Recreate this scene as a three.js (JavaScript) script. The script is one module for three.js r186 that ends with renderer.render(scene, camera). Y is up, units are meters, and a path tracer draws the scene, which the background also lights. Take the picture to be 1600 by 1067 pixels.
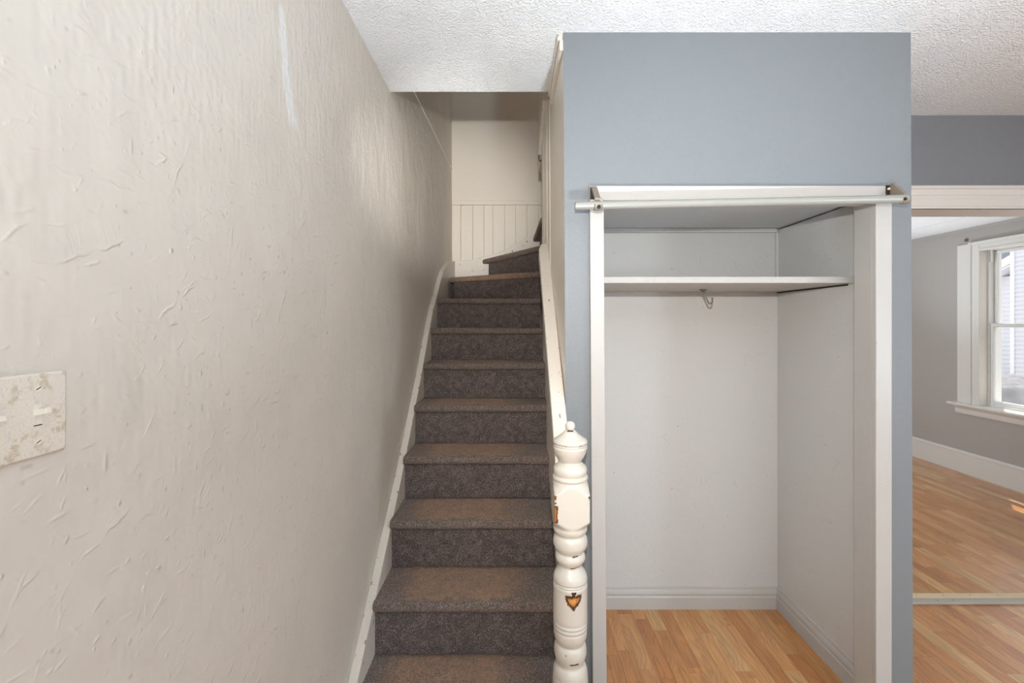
import * as THREE from 'three';
import { RoundedBoxGeometry } from 'three/addons/geometries/RoundedBoxGeometry.js';
import { mergeGeometries, mergeVertices, toCreasedNormals } from 'three/addons/utils/BufferGeometryUtils.js';
import { RectAreaLightUniformsLib } from 'three/addons/lights/RectAreaLightUniformsLib.js';
import { createNoise2D, createNoise3D } from 'simplex-noise';

// ------------------------------------------------------------------ camera, sky, sun, exposure
const EYE = 1.43;                                     // lens height above the floor; x right, depth runs along -z
const scene = new THREE.Scene();
const camera = new THREE.PerspectiveCamera(73.76, 1600 / 1067, 0.02, 200);
camera.position.set(0, EYE, 0);
camera.lookAt(0, EYE, -1);
camera.setViewOffset(1600, 1067, 0, 30, 1600, 1067);  // lens shift: upright lines stay upright
camera.updateProjectionMatrix();
scene.add(camera);
const renderer = new THREE.WebGLRenderer({ antialias: true });
renderer.toneMapping = THREE.LinearToneMapping;
renderer.toneMappingExposure = 1.40;
renderer.shadowMap.enabled = true;
RectAreaLightUniformsLib.init();
scene.background = new THREE.Color().setRGB(0.93, 0.97, 1.03);
scene.backgroundIntensity = 1.1;
const sun = new THREE.DirectionalLight(new THREE.Color(1, 0.95, 0.86), 6);
{ const from = new THREE.Vector3(0.66, 2.15, -0.70); sun.position.copy(from.clone().multiplyScalar(12)); sun.target.position.set(0, 0, 0); }
sun.castShadow = true; sun.shadow.radius = 1;
Object.assign(sun.shadow.camera, { left: -14, right: 14, top: 14, bottom: -14, near: 0.5, far: 60 });
scene.add(sun, sun.target);
const LIGHT = { flashStair: 22, flashCloset: 5.9, fillHallCeiling: 3.2, fillHallGlobe: 0.6, fillHallUp: 26, fillHallUpFar: 13, fillHallSide: 3.8, fillRoomUp: 7, fillRoomGlobe: 2.1, fillUpperStair: 3.2 };  // the two flash beams aside, all are added fill lamps
const FILL_WHITE = new THREE.Color(0.85, 0.99, 1.12);                 // cool white of the added fill lamps

// ------------------------------------------------------------------ helpers
function rng(seed) { let a = seed >>> 0; return () => { a = (a + 0x6d2b79f5) | 0; let t = Math.imul(a ^ (a >>> 15), 1 | a); t = (t + Math.imul(t ^ (t >>> 7), 61 | t)) ^ t; return ((t ^ (t >>> 14)) >>> 0) / 4294967296; }; }
const taken = {};
function numbered(name) { const n = taken[name] = (taken[name] ?? -1) + 1; return n ? name + '_' + String(n).padStart(3, '0') : name; }
function mesh(name, geo, mat, parent = scene) {
  const m = new THREE.Mesh(geo, mat);
  m.name = parent === scene ? numbered(name) : name;
  m.castShadow = m.receiveShadow = true;
  parent.add(m);
  return m;
}
function part(name, geo, mat, parent) {            // repeated part names inside one thing are numbered
  const used = parent.userData.used ??= {};
  const n = used[name] = (used[name] ?? -1) + 1;
  return mesh(n ? name + '_' + String(n).padStart(3, '0') : name, geo, mat, parent);
}
function structure(name, geo, mat) { const m = mesh(name, geo, mat); m.userData.kind = 'structure'; return m; }
function structureGroup(name) { const g = new THREE.Group(); g.name = numbered(name); g.userData.kind = 'structure'; scene.add(g); return g; }
function thing(name, label, category, pos = [0, 0, 0], group) {
  const g = new THREE.Group(); g.name = numbered(name); g.position.set(...pos);
  Object.assign(g.userData, { label, category }); if (group) g.userData.group = group;
  scene.add(g); return g;
}
function subgroup(name, parent) {
  const used = parent.userData.used ??= {}, n = used[name] = (used[name] ?? -1) + 1;
  const g = new THREE.Group(); g.name = n ? name + '_' + String(n).padStart(3, '0') : name; parent.add(g); return g;
}
// box-projected uv in metres
function uvm(geo, du = 0, dv = 0) {
  const g = geo.index ? geo.toNonIndexed() : geo;
  const p = g.attributes.position, uv = new Float32Array(p.count * 2);
  const a = new THREE.Vector3(), b = new THREE.Vector3(), c = new THREE.Vector3(), n = new THREE.Vector3();
  for (let i = 0; i < p.count; i += 3) {
    a.fromBufferAttribute(p, i); b.fromBufferAttribute(p, i + 1); c.fromBufferAttribute(p, i + 2);
    n.subVectors(c, b).cross(b.clone().sub(a).negate()).normalize();
    const ax = Math.abs(n.x), ay = Math.abs(n.y), az = Math.abs(n.z);
    [a, b, c].forEach((v, k) => {
      let u, w;
      if (ax >= ay && ax >= az) { u = -v.z; w = v.y; } else if (ay >= az) { u = v.x; w = -v.z; } else { u = v.x; w = v.y; }
      uv[(i + k) * 2] = u + du; uv[(i + k) * 2 + 1] = w + dv;
    });
  }
  g.setAttribute('uv', new THREE.BufferAttribute(uv, 2));
  return g;
}
// box from limits; depth d is positive away from the camera
function box(x0, x1, y0, y1, d0, d1, r = 0) {
  const w = x1 - x0, h = y1 - y0, t = d1 - d0;
  const g = r > 0 ? new RoundedBoxGeometry(w, h, t, 2, Math.min(r, w / 2.01, h / 2.01, t / 2.01)) : new THREE.BoxGeometry(w, h, t);
  g.translate((x0 + x1) / 2, (y0 + y1) / 2, -(d0 + d1) / 2);
  return uvm(g);
}
function shapeOf(pts, holes = []) {
  const s = new THREE.Shape(pts.map(([x, y]) => new THREE.Vector2(x, y)));
  for (const h of holes) s.holes.push(new THREE.Path(h.map(([x, y]) => new THREE.Vector2(x, y))));
  return s;
}
// outline in (x, y), running from depth d0 to d1
function slabXY(pts, d0, d1, holes = [], bevel = 0) {
  const g = new THREE.ExtrudeGeometry(shapeOf(pts, holes), { depth: d1 - d0 - 2 * bevel, bevelEnabled: bevel > 0, bevelSize: bevel, bevelThickness: bevel, bevelOffset: -bevel, bevelSegments: 2 });
  g.translate(0, 0, -d1 + bevel);
  return uvm(g);
}
// outline in (depth, y), running from x0 to x1
function slabDY(pts, x0, x1, holes = [], bevel = 0) {
  const g = new THREE.ExtrudeGeometry(shapeOf(pts, holes), { depth: x1 - x0 - 2 * bevel, bevelEnabled: bevel > 0, bevelSize: bevel, bevelThickness: bevel, bevelOffset: -bevel, bevelSegments: 2 });
  g.translate(0, 0, bevel);
  g.rotateY(Math.PI / 2); g.translate(x0, 0, 0);       // shape x -> -z, extrusion -> x
  return uvm(g);
}
// outline in (x, depth), running from y0 to y1
function slabXD(pts, y0, y1, bevel = 0, seg = 2) {
  const g = new THREE.ExtrudeGeometry(shapeOf(pts), { depth: y1 - y0 - 2 * bevel, bevelEnabled: bevel > 0, bevelSize: bevel, bevelThickness: bevel, bevelOffset: -bevel, bevelSegments: seg });
  g.translate(0, 0, bevel); g.rotateX(-Math.PI / 2); g.translate(0, y0, 0);
  return uvm(g);
}
function shear(geo, f) {                               // x shifted as a function of height (walls that are out of plumb)
  const p = geo.attributes.position;
  for (let i = 0; i < p.count; i++) p.setX(i, p.getX(i) + f(p.getY(i)));
  geo.computeVertexNormals(); return geo;
}
function tube(pts, r, seg = 24, rad = 10) { return new THREE.TubeGeometry(new THREE.CatmullRomCurve3(pts.map((p) => new THREE.Vector3(...p))), seg, r, rad, false); }
function cyl(r, h, seg = 20) { return new THREE.CylinderGeometry(r, r, h, seg); }

// ------------------------------------------------------------------ textures
const smooth = (a, b, x) => { const t = Math.min(1, Math.max(0, (x - a) / (b - a))); return t * t * (3 - 2 * t); };
function gridNoise(seed) {                             // tiling value noise
  const r = rng(seed), N = 256, v = new Float32Array(N * N); for (let i = 0; i < v.length; i++) v[i] = r();
  return (x, y, period) => {
    const x0 = Math.floor(x), y0 = Math.floor(y), fx = x - x0, fy = y - y0, sx = fx * fx * (3 - 2 * fx), sy = fy * fy * (3 - 2 * fy);
    const m = (a) => ((a % period) + period) % period % N, X0 = m(x0), X1 = m(x0 + 1), Y0 = m(y0) * N, Y1 = m(y0 + 1) * N;
    return (v[Y0 + X0] * (1 - sx) + v[Y0 + X1] * sx) * (1 - sy) + (v[Y1 + X0] * (1 - sx) + v[Y1 + X1] * sx) * sy;
  };
}
function dataTex(w, h, f, srgb = false) {
  const d = new Uint8Array(w * h * 4), o = [0, 0, 0];
  for (let y = 0; y < h; y++) for (let x = 0; x < w; x++) {
    f(x / w, y / h, o, x, y);
    const i = (y * w + x) * 4; d[i] = Math.max(0, Math.min(255, o[0])); d[i + 1] = Math.max(0, Math.min(255, o[1])); d[i + 2] = Math.max(0, Math.min(255, o[2])); d[i + 3] = 255;
  }
  const t = new THREE.DataTexture(d, w, h, THREE.RGBAFormat);
  t.wrapS = t.wrapT = THREE.RepeatWrapping; t.magFilter = THREE.LinearFilter; t.minFilter = THREE.LinearMipmapLinearFilter; t.generateMipmaps = true;
  if (srgb) t.colorSpace = THREE.SRGBColorSpace; t.needsUpdate = true; return t;
}
function per(t, w, h = w) { const c = t.clone(); c.repeat.set(1 / w, 1 / h); c.needsUpdate = true; return c; }   // texture spans w x h metres
const vn = gridNoise(11), vn2 = gridNoise(29);

// stippled ceiling: a height map of small lumps
const stipple = dataTex(1024, 1024, (u, v, o) => {
  let n = 0.5 * vn(u * 110, v * 150, 110 * 150) ;
  const a = vn(u * 96, v * 96, 96), b = vn2(u * 190, v * 190, 190), c = vn(u * 250 + 7, v * 250 + 3, 250), l = vn2(u * 12, v * 12, 12);
  n = 0.55 * smooth(0.35, 0.8, a) + 0.5 * smooth(0.4, 0.8, b) * (0.5 + l) + 0.18 * c;
  o[0] = o[1] = o[2] = n * 200;
});
// old hand-trowelled plaster on the left wall: a tile of 2.1 m along the wall by 2.6 m up
const PW = 2048, PH = 2048, PSX = 2.1, PSY = 2.6;
const plaster = (() => {
  const H = new Float32Array(PW * PH), R = rng(501), k = PW / PSX, ky = PH / PSY;   // pixels per metre
  const put = (x, y, h) => { const X = ((Math.round(x) % PW) + PW) % PW, Y = Math.round(y); if (Y < 0 || Y >= PH) return; const i = Y * PW + X; if (h > H[i]) H[i] = h; };
  for (let s = 0; s < 5200; s++) {
    const long = R() < 0.10, len = (long ? 0.07 + 0.16 * R() : 0.008 + 0.05 * R() * R()) * k;
    let ang = R() < 0.78 ? 0.08 + R() * 0.7 : -0.5 + R() * 0.6; if (R() < 0.10) ang = 1.2 + R() * 0.5;
    const bent = (R() - 0.5) * (long ? 0.008 : 0.03), wid = 0.7 + R() * 0.7, tail = 3 + R() * (long ? 34 : 14), side = R() < 0.5 ? 1 : -1;
    let x = R() * PW, y = R() * PH, a = ang;
    const low = 1 - smooth(1.5, 2.0, y / ky), amp = (0.2 + 0.62 * R() * R() * R()) * (0.45 + 0.55 * low), n = Math.floor(len * 1.5);
    for (let i = 0; i < n; i++) {
      a += bent + (R() - 0.5) * 0.34; if (Math.abs(a - ang) > 0.7) a = ang + (a - ang) * 0.6;
      x += Math.cos(a) * 0.66; y += Math.sin(a) * 0.66 * ky / k;
      const t = i / n, fade = Math.sin(Math.PI * Math.min(1, t * 1.1 + 0.04)) * amp * (0.6 + 0.5 * Math.sin(i * 0.07 + s)), nx = -Math.sin(a), ny = Math.cos(a);
      for (let q = -3; q < tail; q += 0.7) {
        const g = Math.exp(-(q * q) / (2 * wid * wid));
        put(x + nx * q * side, y + ny * q * side, fade * (q < 0 ? g : Math.max(g, 0.5 * Math.exp(-q / (tail * 0.42)))));
      }
    }
  }
  for (let s = 0; s < 2600; s++) {                                          // pimples, drawn out downwards as paint runs
    const cx = R() * PW, cy = R() * PH, r = 0.7 + R() * 1.3, am = 0.12 + 0.4 * R() * R(), st = R() < 0.1 ? 3 : 1.1;
    for (let y = -12; y <= 12; y++) for (let x = -4; x <= 4; x++) put(cx + x, cy + y, am * Math.exp(-(x * x + y * y / (st * st)) / (2 * r * r)));
  }
  const T = (n, u, v, fu, fv) => n(u * fu, v * fv, fu);
  return dataTex(PW, PH, (u, v, o, x, y) => {
    const Y = v * PSY, broad = T(vn, u, v, 14, 17), mid = T(vn2, u, v, 44, 36), fine = vn(u * 230, v * 70, 230), grit = vn2(u * 254, v * 254, 254), lump = vn(u * 96, v * 84, 96);
    const top = 0.35 + 0.9 * smooth(1.45, 2.1, Y + 0.5 * (broad - 0.5)) + 0.35 * smooth(0.5, 0.75, T(vn2, u, v, 6, 6));
    o[0] = o[1] = o[2] = 10 + broad * 62 + mid * 42 + (fine * 17 + grit * 13 + lump * 12) * top + H[y * PW + x] * 88;
  });
})();
// paint colour of the left wall: faint hand marks, and a paler patch of filler
const CSX = 4.2, CSY = 2.87;
const plasterColour = dataTex(1024, 700, (u, v, o) => {
  const X = u * CSX, Y = v * CSY, n = vn(X * 5, Y * 5, 256) * 0.6 + vn2(X * 31, Y * 31, 256) * 0.4;
  let t = 0.965 + 0.035 * n;
  const cy = (Y - 2.04) / 0.14, cx = X - (1.085 + 0.03 * cy * -1 + 0.012 * cy * cy), wide = 0.016 + 0.012 * vn(X * 40, Y * 40, 256) - 0.006 * cy;
  const patch = (1 - smooth(wide * 0.75, wide, Math.abs(cx))) * (1 - smooth(0.85, 1.0, Math.abs(cy)));
  const speck = vn2(X * 120, Y * 120, 256) > 0.975 ? 0.9 : 1;
  o[0] = (221 + 10 * patch) * t * speck; o[1] = (213 + 16 * patch) * t * speck; o[2] = (201 + 24 * patch) * t * speck;
}, true);
// flecked loop-pile carpet; pileHeight doubles as relief
const fleck = (base, seed) => { const R = rng(seed); return dataTex(1024, 1024, (u, v, o) => {
  const a = vn(u * 250, v * 250, 250), b = vn2(u * 128, v * 128, 128), c = vn(u * 20, v * 20, 20), r = R();
  const k = 0.45 + 0.75 * a * (0.5 + 0.5 * b) * 1.5 + (r - 0.5) * 0.75, light = r > 0.93 ? 55 : 0, w = 0.9 + 0.2 * c;
  o[0] = base[0] * k * w + light; o[1] = base[1] * k * w + light; o[2] = base[2] * k * w + light * 0.95;
}, true); };
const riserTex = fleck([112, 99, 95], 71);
const PILE = dataTex(1024, 1024, (u, v, o) => { const a = vn(u * 250, v * 250, 250), b = vn2(u * 125, v * 125, 125); o[0] = o[1] = o[2] = 255 * (0.6 * a + 0.4 * b); });
// tread carpet: u over the width of the stair, v over the going; foot traffic has matted and browned the middle
const treadTex = (seed) => { const R = rng(seed); return dataTex(1024, 512, (u, v, o) => {
  const X = u * 0.8, Y = v * 0.4, a = vn(X * 560, Y * 560, 256), b = vn2(X * 280, Y * 280, 256), m = vn(X * 9 + seed, Y * 9, 256), s = vn2(X * 38, Y * 60 + seed, 256), r = R();
  const mid = smooth(0.02, 0.2, u + 0.08 * (m - 0.5)) * (1 - smooth(0.62, 0.86, u + 0.12 * (m - 0.5))) * smooth(0.20, 0.30, v + 0.06 * (s - 0.5));
  const worn = Math.min(1, mid * (0.55 + 0.6 * s) + 0.15 * (m - 0.4));
  const k0 = 0.5 + 0.62 * a * (0.6 + 0.4 * b) * 1.5 + (r - 0.5) * (0.7 - 0.4 * worn), k = k0 + (0.84 - k0) * 0.45 * worn, light = r > 0.94 ? 45 * (1 - 0.7 * worn) : 0;
  o[0] = (142 + 58 * worn) * k + light; o[1] = (126 + 34 * worn) * k + light; o[2] = (117 + 14 * worn) * k + light * 0.95;  // treads kept lighter than the riser carpet to make up for weak light
}, true); };
const treadTexA = treadTex(5), treadTexB = treadTex(17);
// beech-look laminate grain along v (tinted per board)
const grain = dataTex(512, 1024, (u, v, o) => {
  const X = u * 8, w = vn(u * 6, v * 5, 6) * 0.7, f = vn2((u + 0.02 * w) * 120, v * 9, 120), ray = vn((u + 0.03 * w) * 36, v * 6, 36), big = vn2((u + 0.05 * w) * 10, v * 4, 10), pore = vn(u * 250, v * 60, 250);
  const line = Math.pow(Math.abs(Math.sin((X + 2.2 * w + big * 1.5) * 5.2)), 3);
  const t = 0.80 + 0.12 * f + 0.07 * ray + 0.11 * big - 0.06 * line - (pore > 0.9 ? 0.06 : 0);
  o[0] = 244 * t; o[1] = 244 * (t - 0.012 * line); o[2] = 244 * (t - 0.03 * line);
}, true);
// slightly uneven brushed paint
const brushed = dataTex(512, 512, (u, v, o) => { const n = 0.5 * vn(u * 160, v * 12, 160) + 0.3 * vn2(u * 40, v * 30, 40) + 0.35 * vn2(u * 6, v * 6, 6); o[0] = o[1] = o[2] = 200 * n; });
const rolled = dataTex(512, 512, (u, v, o) => { const n = 0.4 * vn(u * 150, v * 150, 150) + 0.3 * vn2(u * 60, v * 60, 60) + 0.5 * vn2(u * 5, v * 5, 5); o[0] = o[1] = o[2] = 190 * n; });
// scuffs on white closet paint
const scuffed = (seed, count, tone) => {
  const c = document.createElement('canvas'); c.width = c.height = 1024; const g = c.getContext('2d'), R = rng(seed);
  g.fillStyle = tone; g.fillRect(0, 0, 1024, 1024);
  for (let i = 0; i < count; i++) {
    const x = R() * 1024, y = R() * 1024, dark = R();
    if (R() < 0.45) { g.strokeStyle = `rgba(90,84,78,${0.06 + 0.22 * dark * dark})`; g.lineWidth = 0.8 + R() * 1.8; g.beginPath(); g.moveTo(x, y); const a = R() * 6.3, l = 8 + R() * 42; g.quadraticCurveTo(x + Math.cos(a) * l * 0.6 + (R() - 0.5) * 12, y + Math.sin(a) * l * 0.6, x + Math.cos(a) * l, y + Math.sin(a) * l); g.stroke(); }
    else { g.fillStyle = `rgba(80,72,66,${0.08 + 0.4 * dark * dark * dark})`; g.beginPath(); g.ellipse(x, y, 0.8 + R() * 3, 0.8 + R() * 2, R() * 3, 0, 6.3); g.fill(); }
  }
  const t = new THREE.CanvasTexture(c); t.colorSpace = THREE.SRGBColorSpace; t.wrapS = t.wrapT = THREE.RepeatWrapping; return t;
};

// cream gloss paint with brown chips down to the wood
const chipped = (() => {
  const c = document.createElement('canvas'); c.width = c.height = 1024; const g = c.getContext('2d'), R = rng(63);
  g.fillStyle = '#e0d7ca'; g.fillRect(0, 0, 1024, 1024);
  for (let i = 0; i < 210; i++) {
    const x = R() * 1024, y = R() * 1024, big = R() < 0.16, r = big ? 4 + R() * 9 : 1 + R() * 3, n = 9;
    g.fillStyle = ['#6b5038', '#8d7350', '#4a3a2c', '#b29a72'][Math.floor(R() * 4)]; g.globalAlpha = 0.35 + 0.6 * R(); g.beginPath();
    for (let j = 0; j < n; j++) { const a = j / n * 6.283, q = r * (0.5 + R() * 0.8); g.lineTo(x + Math.cos(a) * q, y + Math.sin(a) * q * 1.7); } g.closePath(); g.fill();
  }
  g.globalAlpha = 1; const t = new THREE.CanvasTexture(c); t.colorSpace = THREE.SRGBColorSpace; t.wrapS = t.wrapT = THREE.RepeatWrapping; return t;
})();

// ivory plastic with brown finger grime (15 cm tile)
const grubby = dataTex(512, 512, (u, v, o) => {
  const a = vn(u * 14, v * 14, 14), b = vn2(u * 46, v * 46, 46), c = vn(u * 150, v * 150, 150), g = smooth(0.52, 0.85, 0.6 * a + 0.4 * b) * (0.5 + 0.5 * c), s = vn2(u * 90 + 3, v * 22, 90) > 0.9 ? 0.12 : 0;
  const t = 1 - 0.13 * g - 0.4 * s - 0.06 * c; o[0] = 232 * t; o[1] = 223 * (t - 0.03 * g); o[2] = 208 * (t - 0.09 * g);
}, true);

// ------------------------------------------------------------------ materials
const mat = (o) => o.sheen ? new THREE.MeshPhysicalMaterial(o) : new THREE.MeshStandardMaterial(o);
const PLUSH = { sheen: 0.7, sheenColor: new THREE.Color(0.42, 0.36, 0.32), sheenRoughness: 0.6 };
const M = {
  plaster: mat({ map: per(plasterColour, CSX, CSY), bumpMap: per(plaster, PSX, PSY), bumpScale: 0.0105, roughness: 0.48 }),
  creamWall: mat({ color: '#ded5c8', roughness: 0.55, bumpMap: per(rolled, 0.6), bumpScale: 0.0012 }),
  creamGloss: mat({ color: '#e2d9cb', roughness: 0.35, bumpMap: per(brushed, 0.4), bumpScale: 0.0010 }),
  creamTrim: mat({ map: per(chipped, 0.45), roughness: 0.36, bumpMap: per(brushed, 0.3), bumpScale: 0.0012 }),
  ceiling: mat({ color: '#f3f3f2', roughness: 0.9, bumpMap: per(stipple, 0.55), bumpScale: 0.0034 }),
  blue: mat({ color: '#7c8083', roughness: 0.5, bumpMap: per(rolled, 0.7), bumpScale: 0.0010 }),
  grey: mat({ color: '#84868a', roughness: 0.55, bumpMap: per(rolled, 0.7), bumpScale: 0.0010 }),
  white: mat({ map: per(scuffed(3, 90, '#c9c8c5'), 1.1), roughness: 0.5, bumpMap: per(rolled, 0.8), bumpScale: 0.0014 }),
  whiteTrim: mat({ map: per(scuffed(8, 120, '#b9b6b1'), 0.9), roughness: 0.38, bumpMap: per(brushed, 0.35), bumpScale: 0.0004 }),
  roomWall: mat({ color: '#b3aca5', roughness: 0.6, bumpMap: per(rolled, 0.7), bumpScale: 0.0010 }),
  roomTrim: mat({ map: per(scuffed(21, 80, '#e4dfd7'), 1.0), roughness: 0.4, bumpMap: per(brushed, 0.3), bumpScale: 0.0008 }),
  roomCeiling: mat({ color: '#f2f1ef', roughness: 0.8, bumpMap: per(stipple, 0.5), bumpScale: 0.0015 }),
  riser: mat({ map: per(riserTex, 0.42), roughness: 1, bumpMap: per(PILE, 0.42), bumpScale: 0.003, ...PLUSH }),
  treadA: mat({ map: per(treadTexA, 1), roughness: 1, bumpMap: per(PILE, 0.42), bumpScale: 0.003, ...PLUSH }),
  treadB: mat({ map: per(treadTexB, 1), roughness: 1, bumpMap: per(PILE, 0.42), bumpScale: 0.003, ...PLUSH }),
  vinyl: new THREE.MeshPhysicalMaterial({ color: '#e8e7e3', roughness: 0.35 }),
  dark: mat({ color: '#2a211c', roughness: 0.8 }),
  bronze: mat({ color: '#94887b', roughness: 0.5, metalness: 0.25 }),
  steel: mat({ color: '#74726f', roughness: 0.4, metalness: 0.6 }),
  rod: mat({ color: '#9d9c96', roughness: 0.3, metalness: 0.1 }),
  glass: new THREE.MeshPhysicalMaterial({ color: '#ffffff', roughness: 0.02, transmission: 1, thickness: 0, ior: 1.5 }),
  siding: mat({ color: '#e3e3ea', roughness: 0.6 }),
  sidingTrim: mat({ color: '#f0f0f3', roughness: 0.5 }),
  shingle: mat({ color: '#8d949d', roughness: 0.9 }),
  tarp: mat({ color: '#77777b', roughness: 0.95 }),
  ground: mat({ color: '#9b9a96', roughness: 1, bumpMap: per(stipple, 2), bumpScale: 0.02 }),
  plate: mat({ map: per(grubby, 0.15), roughness: 0.4 }),
  ivory: mat({ color: '#ebe4d6', roughness: 0.35 }),
  under: mat({ color: '#8f6a48', roughness: 0.8 }),
  stripOld: mat({ color: '#b3aca2', roughness: 0.6, bumpMap: per(brushed, 0.2), bumpScale: 0.001 }),
  stripNew: mat({ color: '#dcc69f', roughness: 0.6, bumpMap: per(brushed, 0.2), bumpScale: 0.001 }),
};
M.roomCeiling.name = 'painted board';

// ------------------------------------------------------------------ the shell
const CEIL = EYE + 1.023, LEFT = -0.54, DB = 1.606, BACK = 4.08, TOP = 5.3;
structure('wall_left', box(-0.72, LEFT, -0.1, TOP, -3.3, 4.3), M.plaster);
structure('wall_back', box(-0.72, 1.5, -0.1, TOP, BACK, 4.28), M.creamWall);
const lean = (y) => (CEIL - y) * 0.0062;                       // the stair wall and its corner are out of plumb
structure('wall_stair', shear(slabDY([[DB + 0.004, 0], [2.75, 0], [2.75, EYE + 1.02], [3.1, EYE + 1.02], [3.1, TOP], [DB + 0.004, TOP]], 0.181, 0.24), lean), M.creamGloss);
structure('ceiling', slabXD([[LEFT - 0.1, -3.2], [3.8, -3.2], [3.8, 2.25], [0.24, 2.25], [0.24, 2.02], [LEFT - 0.1, 2.02]], CEIL, CEIL + 0.26), M.ceiling);
structure('wall_closet', slabXY([[0.1812 + lean(0), 0], [0.31, 0], [0.30, EYE + 0.44], [1.3, EYE + 0.44], [1.3, 0], [1.416, 0], [1.407, CEIL], [0.1812, CEIL]], DB, 1.69), M.blue);
structure('wall_closet_side', box(1.345, 1.405, 0, CEIL, 1.69, 2.30), M.blue);
structure('wall_doorway', slabXY([[0.262, 0], [1.55, 0], [1.55, EYE + 0.56], [3.1, EYE + 0.56], [3.1, 0], [4.3, 0], [4.3, TOP], [0.262, TOP]], 2.30, 2.40), M.grey);
structure('wall_doorway_face', slabXY([[1.405, 0], [1.55, 0], [1.55, EYE + 0.56], [3.1, EYE + 0.56], [3.1, 0], [3.7, 0], [3.7, CEIL], [1.405, CEIL]], 2.25, 2.30), M.grey);
structure('wall_right', box(3.6, 3.75, -0.1, TOP, -3.3, 2.25), M.grey);
structure('wall_rear', slabXY([[-0.6, 0], [3.7, 0], [3.7, CEIL], [-0.6, CEIL]].map(([x, y]) => [x, y]), -3.3, -3.12, [[[0.3, 0.75], [0.3, 2.1], [2.9, 2.1], [2.9, 0.75]]]), M.creamWall);  // out of view; its opening is placed to let sky light into the hall
// closet interior
structure('wall_closet_back', box(0.262, 1.345, 0, EYE + 0.5, 2.28, 2.30), M.white);
structure('wall_closet_right', box(1.33, 1.345, 0, EYE + 0.461, 1.69, 2.28), M.white);
structure('wall_closet_left', box(0.262, 0.275, 0, EYE + 0.62, 1.69, 2.28), M.white);
structure('ceiling_closet', box(0.275, 1.345, EYE + 0.468, EYE + 0.482, 1.69, 2.28), M.white);
structure('trim_1', box(0.275, 1.318, EYE + 0.447, EYE + 0.468, 2.262, 2.28, 0.003), M.white);
structure('trim_2', box(1.317, 1.33, EYE + 0.176, EYE + 0.447, 2.266, 2.28, 0.003), M.white);
// stairwell above and side room
structure('ceiling_stairwell', box(-0.6, 1.5, TOP - 0.05, TOP + 0.1, 1.9, 4.2), M.creamWall);
structure('wall_upper_front', box(-0.6, 1.5, CEIL + 0.26, TOP, 1.92, 2.02), M.creamWall);
structure('wall_upper_flight', box(0.26, 1.5, 0, TOP, 2.75, 2.83), M.creamWall);
structure('wall_upper_right', box(1.38, 1.5, 0, TOP, 2.40, 4.08), M.creamWall);
const WX = 4.30;
structure('wall_window', slabDY([[2.25, -0.3], [6.2, -0.3], [6.2, EYE + 1.1], [2.25, EYE + 1.1]], WX, WX + 0.17, [[[3.18, EYE - 0.80], [4.175, EYE - 0.80], [4.175, EYE + 0.665], [3.18, EYE + 0.665]]]), M.roomWall);
structure('wall_room_back', box(1.38, 4.5, -0.1, 2.6, 6.0, 6.15), M.roomWall);
structure('wall_room_left', box(1.50, 1.56, -0.1, 2.6, 2.40, 6.0), M.roomWall);
{
  const c = structureGroup('ceiling_room');
  part('ceiling_panel', box(1.5, 3.838, EYE + 0.888, EYE + 0.91, 2.40, 6.0, 0.002), M.roomCeiling, c);
  part('ceiling_panel', box(3.843, WX, EYE + 0.886, EYE + 0.91, 2.40, 6.0, 0.002), M.roomCeiling, c);
  part('ceiling_backing', box(1.4, 4.5, EYE + 0.91, EYE + 1.05, 2.40, 6.1), M.dark, c);
  const cv = []; for (let i = 0; i <= 6; i++) { const a = i / 6 * Math.PI / 2; cv.push([WX - 0.03 + 0.03 * Math.sin(a), EYE + 0.888 - 0.03 + 0.03 * Math.cos(a)]); }
  part('cove', slabXY([...cv, [WX, EYE + 0.888]], 2.4, 6.0), M.roomWall, c);
}
// floors: a bed, and laminate strips laid on it
structure('floor', box(-0.6, 4.5, -0.12, -0.009, -3.2, 6.1), M.under);
const TINTS = ['#dd9c5f', '#d49153', '#e3a669', '#cd884c', '#e8b478', '#d9995c'].map((c) => [0, 1].map((k) => { const t = per(grain, 0.28, 0.62); t.offset.set(0.37 * k, 0.21 * k); return new THREE.MeshPhysicalMaterial({ color: c, map: t, roughness: 0.3, bumpMap: t, bumpScale: 0.0002, clearcoat: 0.5, clearcoatRoughness: 0.22 }); }));
function laminate(name, x0, x1, d0, d1, seed, keep) {
  const g = structureGroup(name), R = rng(seed), W = 0.0655, cache = {};
  let col = 0;
  for (let x = x0; x < x1 - 0.004; x += W, col++) {
    const w = Math.min(W, x1 - x);
    let d = d0 - R() * 0.4;
    while (d < d1) {
      const L = 0.28 + R() * 0.34, a = Math.max(d0, d), b = Math.min(d1, d + L); d += L;
      if (b - a < 0.01 || !keep(x, x + w, a, b)) continue;
      const gapR = col % 3 === 2 ? 0.0009 : 0.0001, t = Math.floor(R() * 6), k = R() < 0.5 ? 0 : 1;
      const geo = new RoundedBoxGeometry(w - gapR, 0.009, b - a - 0.0002, 1, 0.0004); geo.translate(x + w / 2 - gapR / 2, -0.0045, -(a + b) / 2);
      part('laminate_strip', uvm(geo, R(), R()), TINTS[t][k], g);
    }
  }
  return g;
}
const inView = (x, xb, a, b) => { const m = 0.12; return x / b < 1.125 + m && xb / a > 0.86 - m; };
laminate('floor_closet', 0.262, 1.345, 1.606, 2.28, 12, () => true);
laminate('floor_room', 1.56, WX, 2.38, 5.2, 31, inView);
laminate('floor_hall', 1.42, 2.95, 1.62, 2.305, 47, inView);
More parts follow.
